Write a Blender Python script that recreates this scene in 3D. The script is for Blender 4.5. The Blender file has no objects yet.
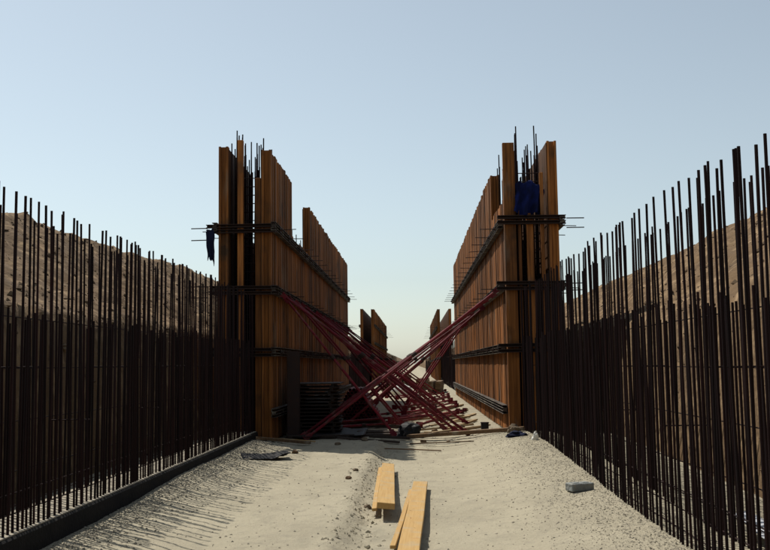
import bpy, bmesh, math, random
from mathutils import Vector, Matrix, noise
R = math.radians
rnd = random.Random(7)
S = bpy.context.scene
C = S.collection

# ------------------------------------------------------------------ camera
YAW, PITCH, ROLL = R(1.66588), R(5.37584), 0.014
cam_d = bpy.data.cameras.new('camera'); cam = bpy.data.objects.new('camera', cam_d); C.objects.link(cam)
f = Vector((-math.sin(YAW)*math.cos(PITCH), math.cos(YAW)*math.cos(PITCH), math.sin(PITCH)))
r0 = f.cross(Vector((0, 0, 1))).normalized(); u0 = r0.cross(f)
cr, sr = math.cos(ROLL), math.sin(ROLL)
rx = r0*cr - u0*sr; ux = r0*sr + u0*cr
cam.matrix_world = Matrix(((rx.x, ux.x, -f.x, 0), (rx.y, ux.y, -f.y, 0), (rx.z, ux.z, -f.z, 1.6), (0, 0, 0, 1)))
cam_d.sensor_width = 36; cam_d.lens = 950/770*36
cam_d.clip_start = 0.05; cam_d.clip_end = 6000
S.camera = cam

# ------------------------------------------------------------------ light
SUN_AZ = 45      # degrees left of straight ahead (+Y)
SUN_EL = 56
w = bpy.data.worlds.new('World'); S.world = w; w.use_nodes = True
nt = w.node_tree; nt.nodes.clear()
sky = nt.nodes.new('ShaderNodeTexSky'); sky.sky_type = 'NISHITA'; sky.sun_disc = False
sky.sun_elevation = R(SUN_EL); sky.sun_rotation = R(-SUN_AZ)
sky.altitude = 2500; sky.air_density = 1.5; sky.dust_density = 6.5; sky.ozone_density = 1.0
hsv = nt.nodes.new('ShaderNodeHueSaturation'); hsv.inputs['Saturation'].default_value = 0.52   # dusty, washed-out air
bg = nt.nodes.new('ShaderNodeBackground'); bg.inputs[1].default_value = 0.114
wo = nt.nodes.new('ShaderNodeOutputWorld')
nt.links.new(sky.outputs[0], hsv.inputs['Color']); tint = nt.nodes.new('ShaderNodeMix'); tint.data_type = 'RGBA'; tint.blend_type = 'MULTIPLY'; tint.inputs[0].default_value = 1.0; tint.inputs[7].default_value = (0.95, 1.015, 1.0, 1)
nt.links.new(hsv.outputs[0], tint.inputs[6]); nt.links.new(tint.outputs[2], bg.inputs[0]); nt.links.new(bg.outputs[0], wo.inputs[0])
sd = bpy.data.lights.new('sun', 'SUN'); sd.energy = 5.0; sd.angle = R(0.5); sd.color = (1, 0.95, 0.86)
so = bpy.data.objects.new('sun', sd); C.objects.link(so)
sdir = Vector((-math.sin(R(SUN_AZ))*math.cos(R(SUN_EL)), math.cos(R(SUN_AZ))*math.cos(R(SUN_EL)), math.sin(R(SUN_EL))))
so.rotation_euler = sdir.to_track_quat('Z', 'Y').to_euler(); so.location = (-20, 30, 40)
S.view_settings.view_transform = 'Standard'; S.view_settings.look = 'None'
S.view_settings.exposure = 0.0; S.view_settings.gamma = 1.0; S.view_settings.use_curve_mapping = False
S.render.engine = 'CYCLES'
S.cycles.max_bounces = 5

# ------------------------------------------------------------------ materials
def material(name, base, rough=0.8, var=None, scale=(4, 4, 4), amount=0.6, rand=0.0, bump=0.0, bump_scale=30,
             metallic=0.0, spots=None, spot_scale=3.0, spot_lo=0.55, spot_hi=0.62, detail=5):
    m = bpy.data.materials.new(name); m.use_nodes = True
    n = m.node_tree.nodes; l = m.node_tree.links; p = n['Principled BSDF']
    p.inputs['Roughness'].default_value = rough; p.inputs['Metallic'].default_value = metallic
    try: p.inputs['Specular IOR Level'].default_value = 0.15
    except Exception: pass
    tc = n.new('ShaderNodeTexCoord'); mp = n.new('ShaderNodeMapping'); mp.inputs['Scale'].default_value = scale
    oi = n.new('ShaderNodeObjectInfo')
    off = n.new('ShaderNodeVectorMath'); off.operation = 'MULTIPLY_ADD'
    l.new(oi.outputs['Random'], off.inputs[0]); off.inputs[1].default_value = (37, 53, 71)
    l.new(tc.outputs['Object'], off.inputs[2]); l.new(off.outputs[0], mp.inputs['Vector'])
    no = n.new('ShaderNodeTexNoise'); no.inputs['Scale'].default_value = 1; no.inputs['Detail'].default_value = detail
    no.inputs['Roughness'].default_value = 0.62
    l.new(mp.outputs[0], no.inputs['Vector'])
    ramp = n.new('ShaderNodeMapRange'); ramp.inputs[1].default_value = 0.3; ramp.inputs[2].default_value = 0.7
    l.new(no.outputs[0], ramp.inputs[0])
    mix = n.new('ShaderNodeMix'); mix.data_type = 'RGBA'
    mix.inputs[6].default_value = (*base, 1); mix.inputs[7].default_value = (*(var or tuple(c*0.55 for c in base)), 1)
    sc = n.new('ShaderNodeMath'); sc.operation = 'MULTIPLY'; sc.inputs[1].default_value = amount
    l.new(ramp.outputs[0], sc.inputs[0]); l.new(sc.outputs[0], mix.inputs[0])
    col = mix.outputs[2]
    if spots:
        n2 = n.new('ShaderNodeTexNoise'); n2.inputs['Scale'].default_value = spot_scale; n2.inputs['Detail'].default_value = 6
        l.new(off.outputs[0], n2.inputs['Vector'])
        r2 = n.new('ShaderNodeMapRange'); r2.inputs[1].default_value = spot_lo; r2.inputs[2].default_value = spot_hi
        l.new(n2.outputs[0], r2.inputs[0])
        m2 = n.new('ShaderNodeMix'); m2.data_type = 'RGBA'; m2.inputs[7].default_value = (*spots, 1)
        l.new(r2.outputs[0], m2.inputs[0]); l.new(col, m2.inputs[6]); col = m2.outputs[2]
    if rand:
        hs = n.new('ShaderNodeHueSaturation'); mr = n.new('ShaderNodeMapRange')
        mr.inputs[3].default_value = 1-rand; mr.inputs[4].default_value = 1+rand
        l.new(oi.outputs['Random'], mr.inputs[0]); l.new(mr.outputs[0], hs.inputs['Value'])
        l.new(col, hs.inputs['Color']); col = hs.outputs[0]
    l.new(col, p.inputs['Base Color'])
    if bump:
        bn = n.new('ShaderNodeTexNoise'); bn.inputs['Scale'].default_value = bump_scale; bn.inputs['Detail'].default_value = 6
        l.new(tc.outputs['Object'], bn.inputs['Vector'])
        bp = n.new('ShaderNodeBump'); bp.inputs['Strength'].default_value = bump; bp.inputs['Distance'].default_value = 0.03
        l.new(bn.outputs[0], bp.inputs['Height']); l.new(bp.outputs[0], p.inputs['Normal'])
    return m

M = {}
M['beam'] = material('yellow_brown_timber_beam', (0.37, 0.142, 0.036), 0.8, (0.060, 0.022, 0.010), (22, 22, 0.9), 0.9, rand=0.55,
                     spots=(0.07, 0.04, 0.022), spot_scale=1.3, spot_lo=0.58, spot_hi=0.72)
def smear(m, colour, scale, lo, hi, amount):
    n = m.node_tree.nodes; l = m.node_tree.links; p = n['Principled BSDF']
    src = p.inputs['Base Color'].links[0].from_socket
    tc = n.new('ShaderNodeNewGeometry'); mp = n.new('ShaderNodeMapping'); mp.inputs['Scale'].default_value = scale
    l.new(tc.outputs['Position'], mp.inputs[0])
    t = n.new('ShaderNodeTexNoise'); t.inputs['Scale'].default_value = 1; t.inputs['Detail'].default_value = 8; l.new(mp.outputs[0], t.inputs[0])
    r = n.new('ShaderNodeMapRange'); r.inputs[1].default_value = lo; r.inputs[2].default_value = hi; r.inputs[4].default_value = amount; l.new(t.outputs[0], r.inputs[0])
    x = n.new('ShaderNodeMix'); x.data_type = 'RGBA'; x.inputs[7].default_value = (*colour, 1); l.new(r.outputs[0], x.inputs[0]); l.new(src, x.inputs[6])
    l.new(x.outputs[2], p.inputs['Base Color'])
smear(M['beam'], (0.27, 0.22, 0.16), (2.5, 2.5, 0.7), 0.60, 0.74, 0.6)
smear(M['beam'], (0.04, 0.02, 0.012), (0.5, 0.5, 0.45), 0.50, 0.68, 0.55)
M['ply'] = material('brown_formwork_plywood', (0.10, 0.045, 0.018), 0.7, (0.05, 0.024, 0.012), (3, 3, 1.2), 0.8, rand=0.2)
M['shadeply'] = material('shade_stack_plywood', (0.022, 0.015, 0.012), 0.6, (0.035, 0.022, 0.016), (3, 3, 3), 0.8)  # for the sheets added to darken the shaded corner
M['wale'] = material('dusty_steel_wale', (0.085, 0.07, 0.058), 0.7, (0.04, 0.028, 0.022), (3, 3, 3), 0.9, metallic=0.2,
                     spots=(0.26, 0.235, 0.185), spot_scale=5, spot_lo=0.52, spot_hi=0.68)
M['darksteel'] = material('dark_rusty_steel', (0.035, 0.026, 0.025), 0.65, (0.06, 0.03, 0.02), (6, 6, 6), 0.7, metallic=0.2)
M['rebar'] = material('dark_rusty_reinforcing_bar', (0.008, 0.005, 0.006), 0.85, (0.024, 0.009, 0.008), (14, 14, 1.5), 0.8, rand=0.45)
M['red'] = material('worn_red_prop_paint', (0.17, 0.013, 0.022), 0.6, (0.085, 0.010, 0.013), (5, 5, 5), 0.8, rand=0.3,
                    spots=(0.09, 0.04, 0.03), spot_scale=9, spot_lo=0.6, spot_hi=0.7)
M['concrete'] = material('pale_raw_concrete', (0.36, 0.32, 0.25), 0.9, (0.24, 0.21, 0.165), (2, 2, 2), 0.8, bump=0.4)
M['kerbshade'] = material('black_kerb_shade', (0.008, 0.008, 0.009), 0.9, (0.018, 0.016, 0.014), (2.5, 2.5, 2.5), 0.9, bump=0.3)  # near-black colour stands for the shade on the kerb's side
M['plank'] = material('fresh_pine_plank', (0.46, 0.295, 0.115), 0.65, (0.37, 0.22, 0.075), (60, 2.2, 60), 0.9, rand=0.06,
                      spots=(0.36, 0.19, 0.07), spot_scale=2.2, spot_lo=0.66, spot_hi=0.74)
M['oldtimber'] = material('weathered_site_timber', (0.17, 0.105, 0.055), 0.85, (0.085, 0.05, 0.03), (3, 30, 30), 0.9, rand=0.25)
M['shadeboard'] = material('shade_dark_board', (0.055, 0.04, 0.032), 0.85, (0.03, 0.022, 0.018), (3, 30, 30), 0.9, rand=0.3)  # dark tone for boards that deepen the left wall's shade
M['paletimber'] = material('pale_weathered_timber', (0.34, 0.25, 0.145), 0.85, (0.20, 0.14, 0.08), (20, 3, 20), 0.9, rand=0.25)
M['blue'] = material('deep_blue_cloth', (0.008, 0.015, 0.10), 0.9, (0.002, 0.003, 0.010), (6, 6, 3), 1.0)
M['navy'] = material('dark_navy_cloth', (0.012, 0.016, 0.045), 0.9, (0.008, 0.01, 0.02), (5, 5, 5), 0.9)
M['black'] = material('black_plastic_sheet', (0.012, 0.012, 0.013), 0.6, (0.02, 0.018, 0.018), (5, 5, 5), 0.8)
M['block'] = material('grey_concrete_block', (0.25, 0.265, 0.255), 0.9, (0.17, 0.18, 0.175), (9, 9, 9), 0.9, bump=0.5)
M['stone'] = material('brown_stone', (0.20, 0.15, 0.10), 0.9, (0.12, 0.09, 0.06), (6, 6, 6), 0.9, rand=0.3)
M['white'] = material('crumpled_white_plastic', (0.72, 0.71, 0.66), 0.6, (0.5, 0.48, 0.42), (8, 8, 8), 0.6)
M['gravel'] = material('mixed_grit', (0.30, 0.27, 0.21), 0.95, (0.20, 0.178, 0.135), (40, 40, 40), 1.0)
M['sheet'] = material('translucent_grey_plastic_sheet', (0.42, 0.43, 0.46), 0.5, (0.3, 0.31, 0.34), (5, 5, 5), 0.8)

smear(M['plank'], (0.33, 0.30, 0.23), (5, 5, 5), 0.52, 0.72, 0.55)
smear(M['plank'], (0.24, 0.12, 0.04), (26, 5, 26), 0.66, 0.72, 0.8)
smear(M['red'], (0.17, 0.13, 0.105), (6, 6, 6), 0.52, 0.72, 0.55)
smear(M['oldtimber'], (0.27, 0.24, 0.185), (5, 5, 5), 0.52, 0.7, 0.6)
smear(M['block'], (0.30, 0.27, 0.21), (18, 18, 18), 0.55, 0.7, 0.6)
def ground_material():
    m = bpy.data.materials.new('dusty_sand_ground'); m.use_nodes = True
    n = m.node_tree.nodes; l = m.node_tree.links; p = n['Principled BSDF']; p.inputs['Roughness'].default_value = 0.95
    try: p.inputs['Specular IOR Level'].default_value = 0.1
    except Exception: pass
    tc = n.new('ShaderNodeTexCoord')
    def nz(scale, det=6, mapscale=None, rough=0.6):
        t = n.new('ShaderNodeTexNoise'); t.inputs['Scale'].default_value = scale; t.inputs['Detail'].default_value = det
        t.inputs['Roughness'].default_value = rough
        if mapscale:
            mp = n.new('ShaderNodeMapping'); mp.inputs['Scale'].default_value = mapscale
            l.new(tc.outputs['Object'], mp.inputs[0]); l.new(mp.outputs[0], t.inputs[0])
        else: l.new(tc.outputs['Object'], t.inputs[0])
        return t.outputs[0]
    def rng(x, a, b, c=0.0, d=1.0):
        t = n.new('ShaderNodeMapRange'); t.inputs[1].default_value = a; t.inputs[2].default_value = b
        t.inputs[3].default_value = c; t.inputs[4].default_value = d; l.new(x, t.inputs[0]); return t.outputs[0]
    def mx(fac, a, b):
        t = n.new('ShaderNodeMix'); t.data_type = 'RGBA'; l.new(fac, t.inputs[0])
        if isinstance(a, tuple): t.inputs[6].default_value = (*a, 1)
        else: l.new(a, t.inputs[6])
        t.inputs[7].default_value = (*b, 1); return t.outputs[2]
    def mul(a, b):
        t = n.new('ShaderNodeMath'); t.operation = 'MULTIPLY'; l.new(a, t.inputs[0])
        if isinstance(b, float): t.inputs[1].default_value = b
        else: l.new(b, t.inputs[1])
        return t.outputs[0]
    sx = n.new('ShaderNodeSeparateXYZ'); l.new(tc.outputs['Object'], sx.inputs[0])
    c = mx(rng(nz(0.8), 0.35, 0.65), (0.385, 0.342, 0.25), (0.325, 0.288, 0.21))
    c = mx(mul(rng(nz(6, 8), 0.52, 0.7), 0.6), c, (0.25, 0.225, 0.172))
    c = mx(mul(rng(nz(2.2, 8, (1, .35, 1)), 0.56, 0.68), 0.55), c, (0.245, 0.22, 0.165))
    # gritty band of loose gravel towards the right bars
    band = rng(sx.outputs[0], 0.9, 1.7)
    grit = rng(nz(38, 8, None, 0.75), 0.47, 0.62)
    c = mx(mul(mul(grit, band), 0.75), c, (0.17, 0.152, 0.118))
    grit2 = rng(nz(55, 4), 0.6, 0.72)
    c = mx(mul(grit2, 0.5), c, (0.18, 0.155, 0.115))
    l.new(c, p.inputs['Base Color'])
    bp = n.new('ShaderNodeBump'); bp.inputs['Strength'].default_value = 0.55; bp.inputs['Distance'].default_value = 0.03
    h = n.new('ShaderNodeMath'); h.operation = 'ADD'; l.new(nz(28, 8, None, 0.7), h.inputs[0]); l.new(nz(7, 6), h.inputs[1])
    l.new(h.outputs[0], bp.inputs['Height']); l.new(bp.outputs[0], p.inputs['Normal'])
    return m
M['ground'] = ground_material()
M['rubble'] = material('mixed_brown_rubble', (0.16, 0.11, 0.065), 0.95, (0.07, 0.046, 0.028), (3, 3, 3), 1.0)
M['earth'] = material('dry_brown_earth', (0.165, 0.105, 0.055), 0.95, (0.075, 0.048, 0.027), (1.6, 1.6, 1.6), 1.0, bump=1.0, bump_scale=9,
                      spots=(0.25, 0.17, 0.095), spot_scale=3.2, spot_lo=0.50, spot_hi=0.66, detail=9)

# ------------------------------------------------------------------ helpers
def tag(o, label=None, cat=None, group=None, kind=None):
    if label: o['label'] = label
    if cat: o['category'] = cat
    if group: o['group'] = group
    if kind: o['kind'] = kind
    return o
def empty(name, loc=(0, 0, 0)):
    o = bpy.data.objects.new(name, None); C.objects.link(o); o.location = loc; o.empty_display_size = 0.2; return o
def link(name, me, parent=None, loc=(0, 0, 0), rot=(0, 0, 0), scl=(1, 1, 1)):
    o = bpy.data.objects.new(name, me); C.objects.link(o); o.parent = parent
    o.location = loc; o.rotation_euler = rot; o.scale = scl; return o
def mesh(name, bm, mat, smooth=False):
    bmesh.ops.recalc_face_normals(bm, faces=bm.faces)
    me = bpy.data.meshes.new(name); bm.to_mesh(me); bm.free(); me.materials.append(mat)
    if smooth:
        for p in me.polygons: p.use_smooth = True
    return me
def add_box(bm, x0, x1, y0, y1, z0, z1, bevel=0.0):
    vs = [bm.verts.new((x, y, z)) for x in (x0, x1) for y in (y0, y1) for z in (z0, z1)]
    fs = [bm.faces.new([vs[i] for i in q]) for q in ((0, 1, 3, 2), (4, 6, 7, 5), (0, 4, 5, 1), (2, 3, 7, 6), (0, 2, 6, 4), (1, 5, 7, 3))]
    if bevel:
        es = list({e for fc in fs for e in fc.edges}); bmesh.ops.bevel(bm, geom=es, offset=bevel, segments=1, affect='EDGES')
def add_tube(bm, a, b, ra, rb=None, n=8, cap=True):
    a, b = Vector(a), Vector(b); rb = ra if rb is None else rb
    d = (b-a).normalized(); t = Vector((0, 0, 1)) if abs(d.z) < 0.95 else Vector((1, 0, 0))
    u = d.cross(t).normalized(); v = d.cross(u)
    A = [bm.verts.new(a+(u*math.cos(2*math.pi*i/n)+v*math.sin(2*math.pi*i/n))*ra) for i in range(n)]
    B = [bm.verts.new(b+(u*math.cos(2*math.pi*i/n)+v*math.sin(2*math.pi*i/n))*rb) for i in range(n)]
    for i in range(n): bm.faces.new((A[i], A[(i+1) % n], B[(i+1) % n], B[i]))
    if cap: bm.faces.new(A[::-1]); bm.faces.new(B)
def extrude_profile(bm, pts, axis, a, b):
    """closed 2D profile extruded along one axis from a to b"""
    def P(p, t): return {'z': (p[0], p[1], t), 'y': (p[0], t, p[1]), 'x': (t, p[0], p[1])}[axis]
    A = [bm.verts.new(P(p, a)) for p in pts]; B = [bm.verts.new(P(p, b)) for p in pts]
    k = len(pts)
    for i in range(k): bm.faces.new((A[i], A[(i+1) % k], B[(i+1) % k], B[i]))
    bm.faces.new(A[::-1]); bm.faces.new(B)
def smooth01(t): t = max(0.0, min(1.0, t)); return t*t*(3-2*t)
def lerp(a, b, t): return a+(b-a)*t

# ------------------------------------------------------------------ the ground
PRINTS = {}
_pr = random.Random(5)
for _k in range(9):                     # short walking trails of boot prints
    px, py, an = _pr.uniform(-2.2, 1.7), _pr.uniform(7, 17), _pr.uniform(-.5, .5)
    for st in range(7):
        sx = px+math.sin(an)*st*0.62+(0.11 if st % 2 else -0.11); sy = py+math.cos(an)*st*0.62
        for kk in {int((sy-.2)*2), int((sy+.2)*2)}: PRINTS.setdefault(kk, []).append((sx, sy, math.cos(-an), math.sin(-an)))
def gz(x, y):
    right = 0.07 + 0.13*smooth01((x-0.1)/2.0) + 0.15*smooth01((y-8)/8)*smooth01((x-0.4)/1.4)
    left = 0.17
    t = smooth01((x+0.75)/0.28)
    z = lerp(left, 0.06, t)
    z = lerp(z, right, smooth01((x+0.35)/0.5))
    far = smooth01((y-17)/3); z = lerp(z, 0.14+0.10*smooth01((x-0.6)/1.2), far)
    z += 0.10*smooth01((-2.0-x)/0.95)*smooth01((y-7.5)/6)*(1-far)*(0.9+0.12*noise.noise(Vector((y*0.5, 3.3, x))))
    near = 1-smooth01((y-60)/60)
    if 5 < y < 20:
        for xc, wob in ((-1.75, 1.0), (1.05, 2.0)):
            dxx = x-xc-0.10*math.sin(y*0.35+wob)
            if abs(dxx) < 0.16:
                e = 1-(dxx/0.16)**2; z -= e*(0.012+0.008*(1 if math.sin(y*34+abs(dxx)*30) > 0.2 else 0))*(0.55+0.8*noise.noise(Vector((x*0.8, y*0.9, wob*7))))
        for (px, py, ca, sa) in PRINTS.get(int(y*2), ()):
            a_ = (x-px)*ca+(y-py)*sa; b_ = -(x-px)*sa+(y-py)*ca
            q_ = (a_/0.055)**2+(b_/0.145)**2
            if q_ < 1.6: z += (-0.020 if q_ < 1 else 0.008)*(1.2-min(q_, 1.2) if q_ < 1 else 1)
    z += near*(0.032*noise.noise(Vector((x*0.6, y*0.35, 1.3))) + 0.009*noise.noise(Vector((x*2.1, y*1.6, 4.7)))
               + 0.006*noise.noise(Vector((x*6, y*5, 9.1))) + 0.005*noise.noise(Vector((x*13, y*11, 2.2))) + 0.004*noise.noise(Vector((x*29, y*27, 5.2))))
    return z
def axis_steps(*segs):
    out = []
    for a, b, s in segs:
        k = max(1, int(round((b-a)/s)))
        out += [a+(b-a)*i/k for i in range(k)]
    out.append(segs[-1][1]); return out
def sheet(name, xs, ys, fn, mat):
    verts = [(x, y, fn(x, y)) for y in ys for x in xs]; nx = len(xs)
    faces = [(j*nx+i, j*nx+i+1, (j+1)*nx+i+1, (j+1)*nx+i) for j in range(len(ys)-1) for i in range(nx-1)]
    me = bpy.data.meshes.new(name); me.from_pydata(verts, [], faces); me.materials.append(mat)
    for p in me.polygons: p.use_smooth = True
    return link(name, me)
gx = axis_steps((-4000, -200, 600), (-200, -12, 20), (-12, -3.6, 0.6), (-3.6, 2.8, 0.045), (2.8, 12, 0.6), (12, 200, 20), (200, 4000, 600))
gy = axis_steps((-40, 4, 2), (4, 7, 0.2), (7, 19, 0.05), (19, 45, 0.2), (45, 120, 1.5), (120, 600, 20), (600, 5000, 300))
tag(sheet('ground', gx, gy, gz, M['ground']), 'pale sandy ground between the two lines of reinforcing bars', kind='structure')

# excavation banks: steep cut, then a slope up to a ridge
def bank(side):
    toe = -4.05 if side < 0 else 3.35
    crest = -9.0 if side < 0 else 8.0
    prof = [(0, -0.5), (0.05, 0.1), (0.25, 1.4), (0.45, 2.3), (1.5, 2.8), (abs(crest-toe)*0.75, 4.2), (abs(crest-toe), 5.0),
            (abs(crest-toe)+2, 5.15), (40, 5.0), (800, 4.0)]
    ds = axis_steps((0, 1.6, 0.1), (1.6, 6.5, 0.18), (6.5, 40, 3), (40, 800, 95))
    ys = axis_steps((-20, 5, 1.2), (5, 45, 0.25), (45, 140, 1.5), (140, 900, 25))
    def h(d):
        for (a, za), (b, zb) in zip(prof, prof[1:]):
            if d <= b: return lerp(za, zb, (d-a)/(b-a))
        return prof[-1][1]
    verts = []
    for y in ys:
        for d in ds:
            q = Vector((d*0.35*side+5, y*0.3, 3*side))
            dd = d + (0.2*noise.noise(q*1.5) + 0.16*noise.noise(q*6))*min(1, 0.25+d)
            z = h(max(0, dd))
            k = smooth01((z-0.2)/1.5)
            z += k*(0.14*noise.noise(q*1.1) + 0.14*noise.noise(q*3.7) + 0.07*noise.noise(q*9.5) + 0.04*noise.noise(q*23) + 0.025*noise.noise(q*47))
            z += k*0.13*noise.noise(Vector((y*1.3+0.3*d, d*0.22, 8.0*side)))
            z *= (1.0 + (0.10 if side < 0 else -0.05)*smooth01((y-18)/22))
            verts.append((toe+side*d, y, z))
    nx = len(ds)
    faces = [(j*nx+i, j*nx+i+1, (j+1)*nx+i+1, (j+1)*nx+i) for j in range(len(ys)-1) for i in range(nx-1)]
    me = bpy.data.meshes.new('embankment'); me.from_pydata(verts, [], faces); me.materials.append(M['earth'])
    for p in me.polygons: p.use_smooth = True
    bm = bmesh.new(); bm.from_mesh(me); bmesh.ops.recalc_face_normals(bm, faces=bm.faces); bm.to_mesh(me); bm.free()
    o = link('embankment', me)
    q = random.Random(11+side); rv = []; rf = []
    base = [(1, 0, 0), (-1, 0, 0), (0, 1, 0), (0, -1, 0), (0, 0, 1), (0, 0, -1)]
    tri = [(0, 2, 4), (2, 1, 4), (1, 3, 4), (3, 0, 4), (2, 0, 5), (1, 2, 5), (3, 1, 5), (0, 3, 5)]
    for _ in range(9000):
        j = q.randrange(len(ys)-60); i = int(nx*0.75*q.random())
        c = Vector(verts[j*nx+i]).lerp(Vector(verts[(j+1)*nx+i+1]), q.random()); sz = 0.015+0.06*q.random()**4; k = len(rv)
        for b_ in base:
            e = sz*q.uniform(.5, 1.2); rv.append((c.x+b_[0]*e+q.uniform(-.3, .3)*sz, c.y+b_[1]*e*1.2, c.z+b_[2]*e*.8))
        rf += [(k+t[0], k+t[1], k+t[2]) for t in tri]
    rm = bpy.data.meshes.new('rubble'); rm.from_pydata(rv, [], rf); rm.materials.append(M['rubble'])
    tag(link('rubble', rm), 'loose stones strewn over the %s earth bank' % ('left' if side < 0 else 'right'), 'rubble', None, 'stuff')
    return tag(o, 'brown earth bank behind the left line of bars' if side < 0 else 'sunlit brown earth bank behind the right line of bars', kind='structure')
bank(-1); bank(1)

# ------------------------------------------------------------------ reinforcing bars
def bar_mesh(length, rad, n=7):
    bm = bmesh.new(); add_tube(bm, (0, 0, 0), (0, 0, length), rad, n=n)
    return mesh('bar', bm, M['rebar'], False)
def rebar_wall(name, label, xin, xout, y0, y1, zbase, step=0.089, ntie=10):
    root = empty(name, ((xin+xout)/2, (y0+y1)/2, zbase)); tag(root, label, 'rebar wall', 'free standing reinforcing bar walls')
    ox, oy, oz = root.location
    tall = [bar_mesh(h, r) for h, r in ((2.91, .0100), (2.93, .0094), (2.89, .0102), (2.92, .0108))]
    short = [bar_mesh(h, r) for h, r in ((2.00, .0106), (1.96, .0110), (2.03, .0100))]
    for layer in (xin, xout):
        y = y0 + rnd.random()*0.1; k = 0
        while y < y1:
            t = k % 2 == 0
            if rnd.random() < 0.05: t = not t
            me = rnd.choice(tall if t else short)
            dx = rnd.gauss(0, 0.006)
            tilt = (rnd.gauss(0, 0.008), rnd.gauss(0, 0.007), 0)
            if rnd.random() < 0.04: tilt = (rnd.gauss(0, 0.022), rnd.gauss(0, 0.012), 0)
            link('vertical_bar', me, root, (layer+dx-ox, y-oy, 0.05-oz+rnd.gauss(0, 0.012)-(0.09*(1-smooth01((y-4.5)/3)) if xin > 0 else 0)), tilt)
            if t and rnd.random() < 0.05:
                link('vertical_bar', rnd.choice(tall), root, (layer+dx-ox, y-oy+0.034, 0.04-oz+rnd.gauss(0, 0.012)-(0.09*(1-smooth01((y-4.5)/3)) if xin > 0 else 0)), tilt)
            y += max(0.04, step + rnd.gauss(0, 0.013)); k += 1
        s = 1 if layer == xout else -1
        inner = 1 if xin < 0 else -1            # horizontal bars sit on the corridor face of each mat
        bm = bmesh.new(); add_tube(bm, (0, 0, 0), (0, y1-y0, 0), 0.0055, n=6); hm = mesh('horizontal_bar', bm, M['rebar'])
        for z in ((0.12, 0.27, 0.42) if layer == xin else (0.2, 0.5, 0.95, 1.4, 1.85)):
            link('horizontal_bar', hm, root, (layer-inner*0.024-ox, y0-oy, zbase+z+rnd.uniform(-.02, .02)-oz), (rnd.uniform(-.002, .002), 0, 0))
    bm = bmesh.new(); add_tube(bm, (xin+.02*(1 if xin > 0 else -1), 0, 0), (xout, 0, 0), 0.006, n=5); tm = mesh('cross_tie', bm, M['rebar'])
    for k in range(ntie):
        link('cross_tie', tm, root, (-ox, lerp(y0+.6, y1-.4, k/(ntie-1))-oy, zbase+0.9+0.5*(k % 2)-oz))
    return root
rebar_wall('rebar_wall', 'dark line of upright bars on the left, rising from a concrete kerb', -3.06, -3.47, 5.9, 18.15, 0.22)
rebar_wall('rebar_wall', 'dark line of upright bars on the right, rising from the gravel', 2.06, 2.50, 4.9, 18.15, 0.15, 0.094)
for lab, xi, xo, a, b, st in (('distant low line of bars between the two left formworks', -3.06, -3.47, 40.4, 66.2, 0.26),
                              ('distant low line of bars between the two right formworks', 2.06, 2.50, 42.4, 71.2, 0.26),
                              ('farthest line of bars beyond the distant left formwork', -3.06, -3.47, 98.4, 170, 0.7),
                              ('farthest line of bars beyond the distant right formwork', 2.06, 2.50, 104.4, 170, 0.7)):
    rebar_wall('rebar_wall', lab, xi, xo, a, b, 0.14, st, 4)

# concrete kicker under the left bars
root = empty('concrete_kicker', (-3.27, 10.3, 0.0)); tag(root, 'low concrete kerb, sides painted shade-dark, at the foot of the left bars', 'concrete kerb')
bm = bmesh.new()
extrude_profile(bm, [(-0.29, -0.1), (0.285, -0.1), (0.278, 0.345), (0.262, 0.36), (-0.27, 0.36), (-0.29, 0.345)], 'y', -7.8, 7.9)
link('shade_dark_body', mesh('shade_dark_body', bm, M['kerbshade']), root)
bm = bmesh.new(); add_box(bm, -0.262, 0.252, -7.79, 7.89, 0.3625, 0.37)
link('pale_lit_top', mesh('pale_lit_top', bm, M['concrete']), root)  # pale sheet as the sunlit top, over the body painted shade-black

# ------------------------------------------------------------------ formwork
BEAM_W, BEAM_D = 0.15, 0.185
def beam_mesh(h):
    """timber I beam: flange face towards local -X (the outside of the panel), standing along Z"""
    a, d, t, wv = BEAM_W/2, BEAM_D, 0.042, 0.0145
    pts = [(0, -a), (t, -a), (t, -wv), (d-t, -wv), (d-t, -a), (d, -a), (d, a), (d-t, a), (d-t, wv), (t, wv), (t, a), (0, a)]
    bm = bmesh.new(); extrude_profile(bm, pts, 'z', 0, h); return mesh('timber_beam', bm, M['beam'])
def wale_mesh(length):
    """pair of steel channels, one above the other, lying along Y; local +X is away from the panel"""
    bm = bmesh.new()
    for z0 in (-0.085, 0.025):
        hh = 0.06
        pts = [(0.002, z0), (0.10, z0), (0.10, z0+0.010), (0.012, z0+0.010), (0.012, z0+hh-0.010), (0.10, z0+hh-0.010), (0.10, z0+hh), (0.002, z0+hh)]
        extrude_profile(bm, pts, 'y', 0, length)
    k = max(2, int(length/1.1))
    for i in range(k+1):
        y = 0.03+(length-0.06)*i/k; add_box(bm, 0.0125, 0.088, y-0.02, y+0.02, -0.0245, 0.0245)
    return mesh('wale', bm, M['wale'])
def tie_mesh(out=0.42):
    bm = bmesh.new(); add_tube(bm, (-0.45, 0, 0), (out, 0, 0), 0.009, n=6)
    return mesh('tie_rod', bm, M['darksteel'])
def nut_mesh(_):
    bm = bmesh.new(); add_box(bm, 0.102, 0.112, -0.06, 0.06, -0.06, 0.06); add_tube(bm, (0.112, 0, 0), (0.15, 0, 0), 0.032, 0.026, n=6)
    return mesh('plate_nut', bm, M['darksteel'])
_bm = {}
def shared(kind, v):
    k = (kind, round(v, 2))
    if k not in _bm: _bm[k] = {'beam': beam_mesh, 'wale': wale_mesh, 'tie': tie_mesh, 'nut': nut_mesh}[kind](v)
    return _bm[k]
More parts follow.
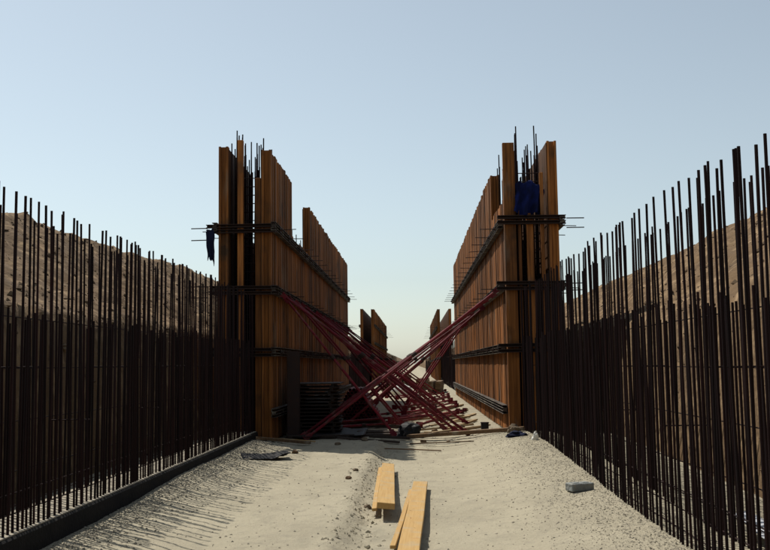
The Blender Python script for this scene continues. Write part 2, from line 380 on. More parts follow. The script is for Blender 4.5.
def panel(label, xface, facing, y0, y1, zb, zt, wales=(0.70, 1.88, 3.08, 4.32), step=0.27, ties=(1.88, 3.08, 4.32), tie_step=1.3, jag=0.03, tie_out=0.42, group='formwork panels of the two walls'):
    """xface: plane of the outer beam faces; facing = +1/-1 direction the outer faces look along X"""
    root = empty('timber_formwork', (xface, (y0+y1)/2, zb)); tag(root, label, 'formwork', group)
    oy = (y0+y1)/2
    rot = 0 if facing < 0 else math.pi
    n = max(2, int(round((y1-y0)/step)))
    for i in range(n+1):
        y = y0+0.075+(y1-y0-0.15)*i/n
        h = zt-zb+rnd.choice((0, 0, 0.02, -0.02, jag, -jag))
        if rnd.random() < 0.05: h -= rnd.uniform(0.05, 0.14)
        link('timber_beam', shared('beam', h), root, (facing*rnd.uniform(-.014, 0), y-oy+rnd.gauss(0, .018), 0), (rnd.gauss(0, .0018), 0, rot))
    bm = bmesh.new(); xa = -facing*(BEAM_D+0.002); xb = -facing*(BEAM_D+0.023)
    ns = max(1, int(round((y1-y0)/2.5)))
    add_box(bm, min(xa, xb), max(xa, xb), 0.004, (y1-y0)/ns-0.004, 0.0, zt-zb-0.015)
    pm = mesh('plywood_sheet', bm, M['ply'])
    for i in range(ns): link('plywood_sheet', pm, root, (0, y0-oy+(y1-y0)/ns*i, 0))
    for z in wales:
        if z < zt-0.1: link('wale', shared('wale', y1-y0+0.24), root, (facing*0.002, y0-0.12-oy+((y1-y0+0.24) if facing < 0 else 0), z-zb), (0, 0, math.pi if facing < 0 else 0))
    for z in ties:
        if z > zt-0.1: continue
        y = y0+0.5
        while y < y1-0.1:
            tr = link('tie_rod', shared('tie', tie_out), root, (facing*0.002, y-oy, z-zb+rnd.uniform(-.005, .005)), (0, rnd.gauss(0, .03), (0 if facing > 0 else math.pi)+rnd.gauss(0, .03)))
            link('plate_nut', shared('nut', 0), tr)
            y += tie_step+rnd.uniform(-.25, .25)
    return root
LX, RX, YE = -2.75, 1.80, 18.4
# left wall
panel('tall brown timber formwork on the corridor side of the left wall, nearest the camera', LX, 1, YE, 21.6, 0.16, 5.84, tie_step=1.5)
panel('low dip in the left wall formwork between its two taller panels', LX, 1, 21.7, 25.3, 0.16, 4.55)
panel('long brown formwork panel on the corridor side of the left wall, behind the dip', LX, 1, 25.4, 40.0, 0.16, 5.84)
panel('narrow outer timber formwork at the far left edge of the left wall', -3.80, -1, YE, 20.9, 0.16, 5.90)
panel('low outer formwork of the left wall hidden behind the bars', -3.80, -1, 21.0, 40.0, 0.16, 4.4, step=0.8, ties=(4.1,), tie_step=3)
# right wall
panel('low dip in the right wall formwork beside the single tall timber', RX, -1, 18.72, 21.3, 0.28, 4.80)
panel('long sunlit orange formwork panel on the corridor side of the right wall', RX, -1, 21.4, 42.0, 0.26, 5.88)
panel('outer timber formwork at the right edge of the right wall', 2.86, 1, YE, 26.3, 0.28, 5.90)
panel('low outer formwork of the right wall hidden behind the bars', 2.86, 1, 26.4, 42.0, 0.28, 4.4, step=0.8, ties=(4.1,), tie_step=3)
# far walls
for lab, x, fc, a, b in (('small distant formwork beyond the left wall, corridor side', LX, 1, 66.5, 98),
                         ('outer side of the small distant formwork on the left', -3.72, -1, 66.5, 98),
                         ('small distant formwork beyond the right wall, corridor side', RX, -1, 71.5, 104),
                         ('outer side of the small distant formwork on the right', 2.86, 1, 71.5, 104)):
    panel(lab, x, fc, a, b, 0.14, 5.5 if x < 0 else 5.7, step=0.8, tie_step=5, wales=(1.88, 3.08, 4.32), ties=(4.32,), tie_out=0.7)

def stop_end(label, x_list, y, zb, side, zw, xw):
    root = empty('end_formwork', (sum(xw)/2, y, zb)); tag(root, label, 'formwork', 'stop ends closing the walls')
    ox = sum(xw)/2
    for (xc, wd, zt, dp) in x_list:
        bm = bmesh.new(); add_box(bm, -wd/2, wd/2, 0, dp, 0, zt-zb, 0.006)
        link('stop_board', mesh('stop_board', bm, M['beam']), root, (xc-ox, rnd.uniform(0, .02), 0))
    for z in zw:
        bm = bmesh.new(); L = xw[1]-xw[0]
        for z0 in (-0.085, 0.02):
            pts = [(-0.002, z0), (-0.10, z0), (-0.10, z0+0.01), (-0.012, z0+0.01), (-0.012, z0+0.055), (-0.10, z0+0.055), (-0.10, z0+0.065), (-0.002, z0+0.065)]
            extrude_profile(bm, pts, 'x', 0, L)
        link('wale', mesh('end_wale', bm, M['darksteel']), root, (xw[0]-ox+rnd.uniform(-.04, .04), -0.03, z-zb), (0, rnd.uniform(-.012, .012), 0))
        bm = bmesh.new(); add_tube(bm, (xw[0]-0.34 if side < 0 else xw[1]+0.02, 0, 0), (xw[0]-0.02 if side < 0 else xw[1]+0.36, 0, 0), 0.011, n=6)
        for dz in (0.03, -0.16):
            if z > 2.5: link('tie_rod', mesh('end_rod', bm.copy(), M['darksteel']), root, (-ox, -0.06+rnd.uniform(-.02, .02), z+dz-zb), (0, rnd.uniform(-.02, .02), 0))
        bm.free()
    return root
stop_end('upright boards closing the near end of the left wall', [(-3.37, 0.11, 6.07, 0.10), (-3.02, 0.11, 5.30, 0.08)], YE, 0.18, -1, (1.88, 3.08, 4.28), (-3.98, -2.62))
stop_end('upright boards closing the near end of the right wall', [(2.30, 0.13, 4.5, 0.10), (2.10, 0.06, 4.7, 0.08), (2.545, 0.07, 5.3, 0.08)], YE, 0.28, 1, (1.88, 3.08, 4.36), (1.66, 2.98))
# the lone tall timber at the near corner of the right formwork
root = empty('corner_timber', (1.92, YE, 0.28)); tag(root, 'single tall squared timber at the near corner of the right formwork', 'timber')
bm = bmesh.new(); add_box(bm, -0.115, 0.108, -0.012, 0.10, 0, 5.62, 0.006); link('timber_post', mesh('timber_post', bm, M['beam']), root)
bm = bmesh.new(); add_box(bm, -0.112, 0.09, 0.106, 0.19, 0, 5.10, 0.006); link('backing_timber', mesh('backing_timber', bm, M['beam']), root)

# reinforcement inside the two formed walls
def wall_cage(label, x_in, x_out, y0, y1, tops):
    root = empty('rebar_cage', ((x_in+x_out)/2, (y0+y1)/2, 0.2)); tag(root, label, 'rebar cage', 'reinforcement inside the formwork')
    ox, oy, oz = root.location
    meshes = {h: bar_mesh(h, .014, 6) for h in (5.55, 5.7, 5.85, 6.02, 6.12)}
    low = {h: bar_mesh(h, .014, 6) for h in (4.35, 4.55, 4.75, 4.9)}
    for layer in (x_in, x_out):
        y = y0
        while y < y1:
            ms = meshes if y < tops else low
            link('vertical_bar', ms[rnd.choice(list(ms))], root, (layer+rnd.gauss(0, .02)-ox, y-oy, 0), (rnd.gauss(0, .005), rnd.gauss(0, .006), 0))
            y += (0.17 if y < tops else 0.30)+rnd.uniform(-.04, .04)
    bm = bmesh.new(); add_tube(bm, (0, 0, 0), (0, y1-y0, 0), 0.009, n=5); hm = mesh('horizontal_bar', bm, M['rebar'])
    for i in range(14):
        for layer in (x_in, x_out): link('horizontal_bar', hm, root, (layer+0.03-ox, y0-oy, 0.25+i*0.31))
    bm = bmesh.new(); add_tube(bm, (x_in, 0, 0), (x_out, 0, 0), 0.010, n=5); em = mesh('end_bar', bm, M['rebar'])
    for i in range(30): link('end_bar', em, root, (-ox, y0-0.03-oy, 0.2+i*0.17))
    return root
wall_cage('dark bars poking above the left formwork between its panels', -3.06, -3.50, 18.62, 39.6, 21.5)
wall_cage('dark bars poking above the right formwork between its panels', 2.10, 2.52, 18.66, 41.6, 22.5)
# end mats: extra bars crowding the open near ends
def end_mat(label, xs, y, zt):
    root = empty('rebar_end_mat', (sum(xs)/len(xs), y, 0.2)); tag(root, label, 'rebar mat', 'bar mats at the wall ends')
    for k, x in enumerate(xs):
        h = zt[k % len(zt)]-0.2
        link('vertical_bar', bar_mesh(h, .013, 6), root, (x-root.location.x, rnd.uniform(-.06, .06), 0), (rnd.gauss(0, .006), rnd.gauss(0, .006), 0))
end_mat('tall thin bars standing in the open end of the left wall', [-3.57, -3.545, -3.50, -3.46, -3.27, -3.24, -3.20, -3.16, -3.12, -3.10, -3.08], 18.72, [6.05, 6.33, 5.95, 5.8, 5.6, 6.1, 5.5, 5.95, 5.75, 5.5, 5.6])
end_mat('tall thin bars standing in the open end of the right wall', [2.13, 2.17, 2.20, 2.24, 2.28, 2.33, 2.37, 2.41, 2.45, 2.49], 18.9, [5.25, 5.05, 5.3, 5.15, 5.45, 5.3, 5.6, 5.45, 5.75, 5.6])

# ------------------------------------------------------------------ cloths
def cloth(name, label, w_, h_, loc, rot, mat, fold=0.05, seed=1.0, taper=0.0, sag=0.0):
    nx, nz = 18, 22; verts = []; faces = []
    for j in range(nz+1):
        for i in range(nx+1):
            u, v = i/nx-0.5, j/nz
            k = 1-taper*math.sin(v*math.pi*0.6)
            x = u*w_*k + 0.02*noise.noise(Vector((u*4, v*3, seed)))
            z = -v*h_*(1+0.25*noise.noise(Vector((u*4, 0, seed*2)))) + 0.16*h_*noise.noise(Vector((u*5, seed, v))) - sag*math.sin((u+0.5)*math.pi)*(1-v)
            y = fold*(math.sin(u*17+2*noise.noise(Vector((u*2, v*2.2, seed))))*(.3+.7*v)+1.2*noise.noise(Vector((u*3, v*2, seed+5))))
            verts.append((x, y, z))
    for j in range(nz):
        for i in range(nx):
            a = j*(nx+1)+i; faces.append((a, a+1, a+nx+2, a+nx+1))
    me = bpy.data.meshes.new(name); me.from_pydata(verts, [], faces); me.materials.append(mat)
    for p in me.polygons: p.use_smooth = True
    o = link(name, me, None, loc, rot); m = o.modifiers.new('thickness', 'SOLIDIFY'); m.thickness = 0.006
    return tag(o, label, 'cloth')
cloth('blue_cloth', 'crumpled deep blue cloth draped in the top of the right wall end', 0.60, 0.66, (2.33, 18.47, 5.05), (R(-10), R(9), R(6)), M['blue'], 0.10, 1.7, 0.1, -0.06)
cloth('navy_cloth', 'dark navy cloth hanging from the wale at the left edge of the left wall', 0.17, 0.60, (-3.93, 18.22, 4.25), (0, R(-3), R(25)), M['navy'], 0.02, 2.1, 0.18)

# ------------------------------------------------------------------ red props
def make_prop(label, a, b, group, name='steel_prop', ratio=0.56):
    """telescopic push-pull prop from a (foot) to b (head)"""
    a, b = Vector(a), Vector(b); L = (b-a).length; d = (b-a).normalized()
    root = empty(name, a); root.rotation_euler = d.to_track_quat('Z', 'Y').to_euler(); tag(root, label, 'prop', group)
    key = round(L, 1)
    if ('prop', key) not in _bm:
        s = key; ms = []
        bm = bmesh.new(); add_tube(bm, (0, 0, 0.10), (0, 0, s*ratio), 0.028, n=10); ms.append(('outer_tube', mesh('outer_tube', bm, M['red'], False)))
        bm = bmesh.new(); add_tube(bm, (0, 0, s*ratio-0.02), (0, 0, s-0.06), 0.0225, n=10); ms.append(('inner_tube', mesh('inner_tube', bm, M['red'])))
        bm = bmesh.new(); add_tube(bm, (0, 0, s*ratio-0.05), (0, 0, s*ratio+0.05), 0.041, n=10)
        add_tube(bm, (-0.13, 0, s*ratio), (0.13, 0, s*ratio), 0.010, n=6); ms.append(('collar', mesh('collar', bm, M['darksteel'])))
        bm = bmesh.new(); add_box(bm, -0.08, 0.08, -0.07, 0.07, -0.006, 0.008)
        for sx in (-0.045, 0.035): add_box(bm, sx, sx+0.01, -0.05, 0.05, 0.0085, 0.15)
        ms.append(('base_plate', mesh('base_plate', bm, M['red'])))
        bm = bmesh.new(); add_box(bm, -0.06, 0.06, -0.06, 0.06, s-0.045, s-0.033)
        for sx in (-0.04, 0.03): add_box(bm, sx, sx+0.01, -0.045, 0.045, s-0.15, s-0.0455)
        ms.append(('head_plate', mesh('head_plate', bm, M['red'])))
        _bm[('prop', key)] = ms
    got = {}
    for nm, me in _bm[('prop', key)]: got[nm] = link(nm, me, got['outer_tube'] if nm == 'collar' else root)
    root.scale = (1, 1, L/key)
    return root
ordw = ['nearest the camera'] + [w_+' from the camera' for w_ in 'second third fourth fifth sixth seventh eighth ninth tenth eleventh twelfth thirteenth fourteenth fifteenth sixteenth'.split()]
def stand(side, Y, reach, z, k, kind):
    xa = LX+0.10 if side < 0 else RX-0.10
    xf = xa+reach*(-side)
    yy = Y+rnd.uniform(-.15, .15)
    word = 'long' if kind == 'long' else 'steep'
    make_prop('%s red steel prop sloping down from the %s formwork, %s' % (word, 'left' if side < 0 else 'right', ordw[k]),
              (xf, yy, gz(xf, yy)+0.02), (xa, Y, z), 'red props bracing the formwork')
for k, Y in enumerate((18.95, 19.9, 21.0, 22.2, 23.2, 25.6, 26.6, 27.9, 29.1, 30.4, 31.9, 33.4, 35.2, 37.0, 39.0)): stand(-1, Y, 3.72+(0 if k < 1 else rnd.uniform(-.6, .2)), 3.05, k, 'long')
for k, Y in enumerate((19.45, 21.6, 22.8, 27.2, 29.7, 32.6)): stand(-1, Y, 2.35+rnd.uniform(-.1, .1), 3.02, k, 'steep')
for k, Y in enumerate((18.7, 19.3, 21.4, 22.5, 23.0, 26.1, 27.2, 28.4, 29.8, 31.4, 33.2, 35.0, 37.2, 39.5)): stand(1, Y, 3.85+(0 if k < 1 else rnd.uniform(-.75, .35)), 3.06-(0.0 if k < 1 else rnd.uniform(0, .22)), k, 'long')
for k, Y in enumerate((29.0, 32.4, 36.2)): stand(1, Y, 2.05+rnd.uniform(-.1, .1), 3.02, k, 'steep')
# props lying on the ground
def lying(x0, y0, x1, y1, dz, k, label):
    make_prop(label, (x0, y0, gz(x0, y0)+0.07+dz), (x1, y1, gz(x1, y1)+0.07+dz), 'red props lying on the ground', 'fallen_prop')
lie = [(-0.62, 22.8, 1.25, 27.4, 0.0, 'lowest and nearest red prop lying across the sunlit ground'),
       (-0.10, 21.2, 1.30, 26.4, 0.02, 'second red prop lying on the ground, right of the black bag'),
       (-0.35, 25.0, 1.32, 30.2, 0.0, 'third red prop lying on the ground behind the nearest pair'),
       (-0.15, 27.6, 1.30, 33.2, 0.0, 'fourth red prop lying on the ground from the camera'),
       (-0.05, 29.4, 1.35, 35.0, 0.03, 'fifth red prop lying on the ground from the camera'),
       (-0.20, 32.0, 1.35, 37.6, 0.0, 'sixth red prop lying on the ground from the camera'),
       (0.05, 34.0, 1.40, 39.6, 0.0, 'farthest red prop lying on the sunlit ground'),
       (-1.9, 21.6, 0.55, 25.4, 0.08, 'red prop lying from the shade into the sun'),
       (-2.1, 23.4, 0.35, 27.4, 0.09, 'red prop lying mostly in the shade of the left wall'),
       (-2.2, 20.6, -0.35, 22.2, 0.05, 'red prop lying in the shade near the left formwork foot')]
lie += [(-0.45, 23.9, 1.28, 28.9, 0.07, 'red prop resting across the third fallen prop'),
        (-0.30, 26.2, 1.36, 31.6, 0.06, 'red prop lying just behind the third fallen prop'),
        (0.10, 22.2, 1.42, 27.2, 0.0, 'red prop lying closest to the right formwork foot'),
        (-0.25, 30.6, 1.30, 36.3, 0.06, 'red prop lying between the fifth and sixth fallen props'),
        (-0.55, 21.9, 1.10, 24.6, 0.14, 'red prop lying aslant on top of the nearest fallen props'),
        (0.0, 36.0, 1.45, 41.0, 0.0, 'red prop lying beyond the end of the left formwork'),
        (-0.6, 28.3, 1.2, 32.0, 0.12, 'red prop lying aslant over the fourth fallen prop')]
for k, (x0, y0, x1, y1, dz, lab) in enumerate(lie): lying(x0, y0, x1, y1, dz, k, lab)
# stacked tubes seen end on
tm = None
bm = bmesh.new()
n = 10
def hollow(bm, L, ro, ri):
    rings = [[bm.verts.new((r*math.cos(2*math.pi*i/n), y, r*math.sin(2*math.pi*i/n))) for i in range(n)] for r, y in ((ro, 0), (ro, L), (ri, L), (ri, 0))]
    for a in range(4):
        A, B = rings[a], rings[(a+1) % 4]
        for i in range(n): bm.faces.new((A[i], A[(i+1) % n], B[(i+1) % n], B[i]))
hollow(bm, 1.65, 0.044, 0.036); tm = mesh('steel_tube', bm, M['red'])
cnt = 'first second third fourth fifth sixth seventh eighth ninth tenth eleventh twelfth thirteenth'.split()
rows = ['bottom', 'second', 'third', 'fourth', 'fifth', 'sixth', 'seventh', 'eighth', 'ninth', 'top']
for row in range(10):
    for c in range(13-row):
        o = link('steel_tube', tm, None, (-1.98+0.0885*c+0.04425*row, 23.55+rnd.uniform(-.12, .12), 0.295+0.0768*row), (0, 0, rnd.uniform(-.003, .003)))
        tag(o, 'red steel tube, %s in the %s row of the stack' % ('leftmost' if c == 0 else 'rightmost' if c == 12-row else cnt[c]+' from left', rows[row]), 'tube', 'stack of red tubes')
for k, x in enumerate((-1.45,)):
    bm = bmesh.new(); add_box(bm, -0.68, 0.68, -0.05, 0.05, -0.055, 0.055, 0.005)
    for j, y in enumerate((23.9, 24.9)):
        o = link('timber_bearer', mesh('timber_bearer', bm.copy(), M['oldtimber']), None, (x, y, 0.194))
        tag(o, 'timber bearer under the %s of the red tube stack' % ('near end', 'far end')[j], 'timber')
    bm.free()

# ------------------------------------------------------------------ loose things on the ground
def board(name, label, a, b, wd, th, mat, dz=0.0, roll=0.0, cat='plank', group=None, za=None, zb=None):
    a3 = Vector((a[0], a[1], (gz(*a) if za is None else za)+th/2+dz)); b3 = Vector((b[0], b[1], (gz(*b) if zb is None else zb)+th/2+dz))
    L = (b3-a3).length
    bm = bmesh.new(); add_box(bm, -wd/2, wd/2, 0, L, -th/2, th/2, min(0.004, th*.2))
    for c in range(1, 8):
        bmesh.ops.bisect_plane(bm, geom=bm.verts[:]+bm.edges[:]+bm.faces[:], plane_co=(0, L*c/8, 0), plane_no=(0, 1, 0))
    sd_ = rnd.uniform(0, 50)
    for v in bm.verts:
        tt = v.co.y/L; v.co.z += 0.004*L*(0.5-abs(tt-.5))*noise.noise(Vector((sd_, tt, 0)))*2
        v.co.x += 0.006*noise.noise(Vector((sd_, tt*3, 3)))+0.002*noise.noise(Vector((sd_, tt*20, v.co.x*50)))
    o = link(name, mesh(name, bm, mat)); d = (b3-a3).normalized()
    up = Vector((0, 0, 1)); x = d.cross(up).normalized(); z = x.cross(d)
    mt = Matrix(((x.x, d.x, z.x), (x.y, d.y, z.y), (x.z, d.z, z.z))) @ Matrix.Rotation(roll, 3, 'Y')
    o.rotation_euler = mt.to_euler(); o.location = a3
    return tag(o, label, cat, group)
board('plank', 'pale new plank lying in the rut, the shorter and farther of two pale planks', (-0.30, 9.55), (-0.40, 14.0), 0.175, 0.06, M['plank'], 0.03, 0.10, za=0.15, zb=0.08)
board('batten', 'thin pale batten along the left side of the farther plank', (-0.425, 9.75), (-0.50, 13.6), 0.05, 0.03, M['plank'], 0.03, -0.1, za=0.10, zb=0.10)
board('plank', 'pale new plank at the bottom of the picture, nearest the camera', (-0.075, 7.2), (0.055, 11.75), 0.17, 0.055, M['plank'], 0.03, 0.03, za=0.095, zb=0.095)
board('batten', 'thin pale batten along the left side of the nearest plank', (-0.195, 7.9), (-0.062, 11.4), 0.045, 0.03, M['plank'], 0.02, 0.0, za=0.085, zb=0.085)
board('timber', 'long grey brown timber lying across the corridor in the sun', (-0.15, 18.95), (2.0, 17.75), 0.09, 0.07, M['oldtimber'], 0.02, 0.1, 'timber')
board('lath', 'thin lath on the ground in front of the long cross timber', (-0.10, 18.05), (1.05, 17.35), 0.035, 0.02, M['oldtimber'], 0.012, 0, 'timber')
board('lath', 'thinnest lath nearest the shadow edge in the middle', (-0.55, 17.2), (0.45, 16.8), 0.03, 0.02, M['oldtimber'], 0.012, 0, 'timber')
board('lath', 'pale strip of wood at the foot of the left formwork end', (-2.85, 17.95), (-1.85, 17.75), 0.03, 0.025, M['plank'], 0.03, 0, 'timber')
board('timber', 'dark timber lying along the foot of the left formwork end', (-2.9, 17.5), (-1.9, 17.35), 0.09, 0.05, M['oldtimber'], 0.02, 0, 'timber')
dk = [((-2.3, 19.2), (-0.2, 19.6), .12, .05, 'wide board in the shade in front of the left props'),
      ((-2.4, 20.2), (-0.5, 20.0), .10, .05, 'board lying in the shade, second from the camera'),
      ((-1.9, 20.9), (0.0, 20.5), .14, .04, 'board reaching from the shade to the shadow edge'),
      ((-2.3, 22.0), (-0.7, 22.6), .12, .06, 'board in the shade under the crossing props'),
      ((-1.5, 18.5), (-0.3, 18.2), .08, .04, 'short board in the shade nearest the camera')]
dk += [((-2.5, 18.75), (-1.2, 18.95), .10, .06, 'board added to darken the shade beside the left formwork foot'),
       ((-1.2, 19.9), (0.1, 19.75), .09, .06, 'board added to darken the shade just left of the black bag'),
       ((-1.5, 21.3), (-0.4, 23.0), .12, .05, 'board added to darken the shade, slanting toward the tube stack'),
       ((-1.3, 22.2), (0.0, 21.7), .10, .08, 'thick board added to darken the shade before the tube stack'),
       ((-0.9, 18.9), (-0.1, 18.7), .07, .05, 'short offcut added to darken the shade before the black bag')]
for a, b, wd, th, lab in dk: board('board', lab, a, b, wd, th, M['shadeboard'], 0.02, rnd.uniform(-.1, .1), 'board', 'dark boards added to deepen the left wall shade')  # dark boards added so this shaded ground reads darker
ry = [((0.35, 19.7), (1.5, 20.4), .07, .05, 'short timber offcut just behind the long cross timber'),
      ((0.7, 21.0), (1.45, 22.8), .06, .05, 'timber offcut between the fallen props and the right formwork'),
      ((0.3, 23.8), (1.4, 24.6), .08, .05, 'flat offcut lying under the fallen red props'),
      ((-0.2, 19.4), (0.5, 20.2), .05, .04, 'small offcut beside the black bag')]
ry += [((0.1, 20.9), (1.3, 21.4), .05, .04, 'thin offcut before the second fallen prop'),
       ((0.5, 25.6), (1.5, 27.9), .09, .05, 'broad offcut beside the fallen props near the right formwork'),
       ((-0.1, 24.6), (1.3, 25.5), .06, .05, 'offcut crossing under the third fallen prop'),
       ((0.6, 28.6), (1.55, 31.0), .08, .06, 'offcut along the right formwork foot in mid distance'),
       ((0.2, 20.3), (0.9, 19.3), .05, .04, 'short offcut pointing at the long cross timber'),
       ((-0.2, 33.0), (1.0, 33.8), .10, .06, 'far offcut under the sixth fallen prop')]
ry += [((0.15, 19.15), (1.25, 18.75), .10, .035, 'flat pale board just behind the long cross timber'),
       ((0.75, 20.1), (1.6, 20.9), .12, .03, 'wide pale board between the can and the fallen props'),
       ((0.35, 22.6), (1.5, 23.3), .10, .03, 'flat pale board crossing under the second fallen prop'),
       ((0.9, 23.8), (1.6, 25.6), .09, .04, 'pale board along the right formwork foot nearest the camera'),
       ((0.1, 26.8), (1.5, 27.6), .14, .04, 'wide pale board crossing under the fourth fallen prop')]
for a, b, wd, th, lab in ry: board('offcut', lab, a, b, wd, th, M['paletimber'], 0.015, rnd.uniform(-.1, .1), 'offcut', 'timber offcuts on the sunlit ground')

for k, (cx, cy, nl) in enumerate(((0.75, 44.5, 5), (-1.5, 47.0, 6), (0.2, 53.0, 5), (-0.9, 60.0, 6))):
    where = ['right of the pale sack', 'left of the pale sack', 'behind the pale sack', 'farthest off behind the crossing props'][k]
    for lv in range(nl):
        for c in range(2):
            board('stacked_timber', 'timber on the %s, %s layer, of the stack %s' % (('left', 'right')[c], cnt[lv], where), (cx+c*0.34+rnd.uniform(-.03, .03), cy+rnd.uniform(-.1, .1)), (cx+0.25+c*0.34+rnd.uniform(-.03, .03), cy+3.1), .24, .12, M['oldtimber'], lv*0.1205+0.02, 0, 'timber', 'timber stacks in the distance', za=0.16, zb=0.16)
for k, (x0, y0, x1, y1) in enumerate(((-0.7, 38.4, 1.3, 42.6), (-1.2, 40.8, 0.6, 44.0), (-0.1, 41.5, 1.5, 46.2), (-2.0, 42.6, -0.2, 46.3))):
    lying(x0, y0, x1, y1, 0.02, k, 'distant red prop lying on the ground beyond the formwork, %s' % ordw[k])
def lump(name, label, cat, loc, size, mat, seed=1.0, rough=0.35, sub=3, rotz=0.0, group=None):
    bm = bmesh.new(); bmesh.ops.create_icosphere(bm, subdivisions=sub, radius=1)
    for v in bm.verts:
        q = v.co*1.3+Vector((seed*3.1, seed, 0)); k = 1+rough*noise.noise(q)+rough*.5*noise.noise(q*2.6)
        v.co = Vector((v.co.x*size[0]*k, v.co.y*size[1]*k, max(-0.5, v.co.z)*size[2]*k))
    o = link(name, mesh(name, bm, mat), None, loc, (0, 0, rotz)); return tag(o, label, cat, group)
lump('black_bag', 'slumped black bag in the middle at the shadow edge', 'bag', (-0.12, 19.3, gz(-.12, 19.3)+0.10), (0.24, 0.22, 0.21), M['black'], 2.3, 0.4)
lump('stone', 'brown stone at the foot of the right formwork corner', 'stone', (1.80, 17.55, gz(1.8, 17.55)+0.05), (0.13, 0.10, 0.09), M['stone'], 5.1, 0.5)
lump('white_plastic', 'small crumpled white plastic scrap at the foot of the right bars', 'plastic scrap', (1.93, 15.6, gz(1.93, 15.6)+0.045), (0.05, 0.045, 0.09), M['white'], 3.3, 0.8)
lump('dark_rag', 'dark crumpled rag between the brown stone and white scrap', 'rag', (1.74, 16.6, gz(1.74, 16.6)+0.03), (0.16, 0.12, 0.06), M['navy'], 7.7, 0.7)
lump('pale_sack', 'pale sack in the sun seen under the crossing props', 'sack', (-0.62, 44.0, gz(-.62, 44)+0.22), (0.48, 0.40, 0.36), M['white'], 9.2, 0.25)
for k, (x, y, s) in enumerate(((-0.95, 18.2, 0.07), (0.15, 18.4, 0.06), (0.62, 18.15, 0.05), (-2.0, 15.9, 0.06), (-0.82, 13.1, 0.04), (-0.85, 12.1, 0.04), (-0.52, 10.3, 0.045), (0.42, 20.6, 0.08), (1.0, 21.3, 0.10), (-0.47, 11.5, .03), (-1.4, 17.4, .05))):
    lump('rock', ['small dark rock just inside the shadow edge', 'small rock in front of the long cross timber, left one', 'small rock in front of the long cross timber, right one', 'small rock right of the black flap', 'upper of two pebbles left of the rut', 'lower of two pebbles left of the rut', 'small rock against the left side of the farther plank', 'rock behind the long cross timber, left one', 'rock behind the long cross timber, right one', 'pebble in the rut left of the farther plank', 'rock on the edge of the left wall shadow'][k], 'rock',
         (x, y, gz(x, y)+s*.3), (s, s*.8, s*.7), M['oldtimber'] if k % 2 else M['stone'], k*1.7, 0.5, 2, 0, 'small rocks on the ground')

# grey block on the right
root = empty('concrete_block', (1.76, 10.45, gz(1.76, 10.45))); root.rotation_euler.z = R(22)
tag(root, 'grey concrete block lying alone on the gravel at right', 'concrete block')
bm = bmesh.new(); add_box(bm, -0.135, 0.135, -0.075, 0.075, 0, 0.085, 0.008); link('body', mesh('block_body', bm, M['block']), root)
bm = bmesh.new()
for sx in (-0.06, 0.06): add_box(bm, sx-0.035, sx+0.035, -0.035, 0.035, 0.0855, 0.092, 0.002)
link('raised_face', mesh('raised_face', bm, M['block']), root)
# small can by the right formwork
root = empty('can', (1.38, 19.05, gz(1.38, 19.05))); tag(root, 'small dark upright can in front of the right formwork', 'can')
bm = bmesh.new(); add_tube(bm, (0, 0, 0), (0, 0, 0.19), 0.075, 0.08, 14); link('body', mesh('can_body', bm, M['black']), root)
bm = bmesh.new(); add_tube(bm, (0, 0, 0.185), (0, 0, 0.20), 0.086, 0.086, 14); link('rim', mesh('can_rim', bm, M['darksteel']), root)
# black flap at left
nx, ny = 14, 8; verts = []; faces = []
for j in range(ny+1):
    for i in range(nx+1):
        u, v = i/nx, j/ny
        x = (u-.5)*0.75; y = (v-.5)*0.55+0.25*(u-.5)
        z = 0.03+0.14*abs(u-0.55)*(1 if u > .55 else .25)+0.10*max(0, v-.55)*(1-u)+0.04*noise.noise(Vector((u*4, v*4, 2)))
        verts.append((x, y, z))
for j in range(ny):
    for i in range(nx): a = j*(nx+1)+i; faces.append((a, a+1, a+nx+2, a+nx+1))
me = bpy.data.meshes.new('black_flap'); me.from_pydata(verts, [], faces); me.materials.append(M['black'])
o = link('black_flap', me, None, (-2.33, 14.9, gz(-2.33, 14.9)), (0, 0, R(15))); mo = o.modifiers.new('t', 'SOLIDIFY'); mo.thickness = 0.012
tag(o, 'bent black sheet lying on the ground near the left bars', 'plastic sheet')
# stack of dark sheets added to darken the shade
pile = ['lowest'] + [c_ + ' from the bottom' for c_ in cnt[1:13]] + ['topmost']
sb = bmesh.new(); add_box(sb, -0.50, 0.50, -0.66, 0.66, 0, 0.021); sheet_me = mesh('shade_sheet', sb, M['shadeply'])
sb = bmesh.new(); add_box(sb, -0.03, 0.03, -0.64, 0.64, -0.0505, -0.0005); batten_me = mesh('sheet_batten', sb, M['shadeply'])
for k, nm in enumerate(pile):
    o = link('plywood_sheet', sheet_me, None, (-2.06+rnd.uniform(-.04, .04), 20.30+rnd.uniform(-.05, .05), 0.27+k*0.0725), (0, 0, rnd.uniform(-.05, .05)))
    tag(o, 'dark sheet added to deepen shade, %s of the stack beside the left formwork' % nm, 'plywood sheet', 'stacked sheets added to darken the shade')
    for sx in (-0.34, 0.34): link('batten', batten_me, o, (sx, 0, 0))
shade_cloth = cloth('shade_cover', 'dark crumpled sheet added to deepen the shade beside the left formwork', 1.4, 2.4, (-1.70, 18.75, 0.225), (R(90), 0, 0), M['black'], 0.010, 6.6)  # black sheet added so the shade on the ground looks deeper
shade_cloth['category'] = 'shade sheet'
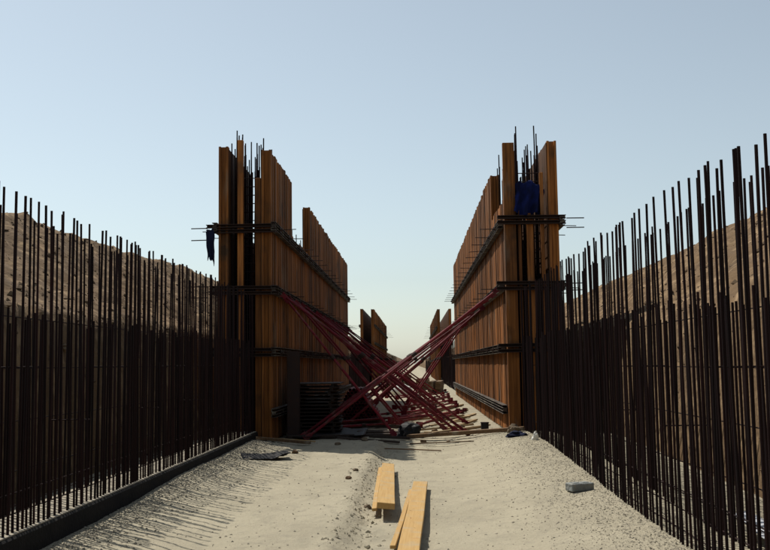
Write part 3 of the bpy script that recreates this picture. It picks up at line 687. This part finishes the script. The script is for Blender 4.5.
# dark upright against the left formwork
root = empty('steel_upright', (-2.45, 19.35, gz(-2.45, 19.35))); tag(root, 'dark steel upright standing in the shade beside the left formwork', 'steel post')
bm = bmesh.new()
extrude_profile(bm, [(-.12, -.10), (.12, -.10), (.12, -.085), (.008, -.085), (.008, .085), (.12, .085), (.12, .10), (-.12, .10), (-.12, .085), (-.008, .085), (-.008, -.085), (-.12, -.085)], 'z', 0.015, 1.75)
link('column', mesh('column', bm, M['darksteel']), root)
bm = bmesh.new(); add_box(bm, -.17, .17, -.15, .15, -0.02, 0.014); link('base_plate', mesh('foot_plate', bm, M['darksteel']), root)
# plastic sheet bunched behind the right bars
cloth('plastic_sheet', 'pale crumpled plastic sheet on the ground behind the nearest right bars', 0.5, 2.2, (2.82, 8.0, 0.32), (R(-84), 0, 0), M['sheet'], 0.06, 8.8)['category'] = 'plastic sheet'

# ------------------------------------------------------------------ loose gravel
def scatter(name, label, count, region, smin, smax, mat, seed):
    q = random.Random(seed); verts = []; faces = []
    base = [(1, 0, 0), (-1, 0, 0), (0, 1, 0), (0, -1, 0), (0, 0, 1), (0, 0, -1)]
    tri = [(0, 2, 4), (2, 1, 4), (1, 3, 4), (3, 0, 4), (2, 0, 5), (1, 2, 5), (3, 1, 5), (0, 3, 5)]
    for _ in range(count):
        x, y = region(q); s = smin+(smax-smin)*q.random()**3; z = gz(x, y)+s*0.15; k = len(verts)
        a = q.random()*6.28; ca, sa = math.cos(a), math.sin(a)
        for bx, by, bz in base:
            e = s*q.uniform(.55, 1.2); px, py, pz = bx*e*1.2, by*e*.9, bz*e*.7
            px += q.uniform(-.2, .2)*s; py += q.uniform(-.2, .2)*s
            verts.append((x+px*ca-py*sa, y+px*sa+py*ca, z+pz))
        faces += [(k+t[0], k+t[1], k+t[2]) for t in tri]
    me = bpy.data.meshes.new(name); me.from_pydata(verts, [], faces); me.materials.append(mat)
    return tag(link(name, me), label, 'gravel', None, 'stuff')
def right_band(q):
    y = 6+14*q.random()**1.2
    x = 2.35-abs(q.gauss(0, 0.55)); return max(0.1, x), y
def anywhere(q): return q.uniform(-3, 2.3), 6.5+14*q.random()**1.3
def left_band(q): return -2.98+abs(q.gauss(0, 0.28)), 6.5+11.5*q.random()
scatter('kerb_gravel', 'loose gravel banked against the left kerb', 9000, left_band, 0.004, 0.020, M['gravel'], 6)
def rutside(q): return q.gauss(-0.55, 0.12), q.uniform(8, 17)
scatter('gravel', 'loose gravel scattered along the foot of the right bars', 24000, right_band, 0.003, 0.012, M['gravel'], 1)
scatter('grit', 'sparse grit scattered over the sandy ground', 3500, anywhere, 0.003, 0.014, M['gravel'], 2)
scatter('rut_crumbs', 'crumbled soil along the edge of the rut', 900, rutside, 0.005, 0.028, M['ground'], 3)
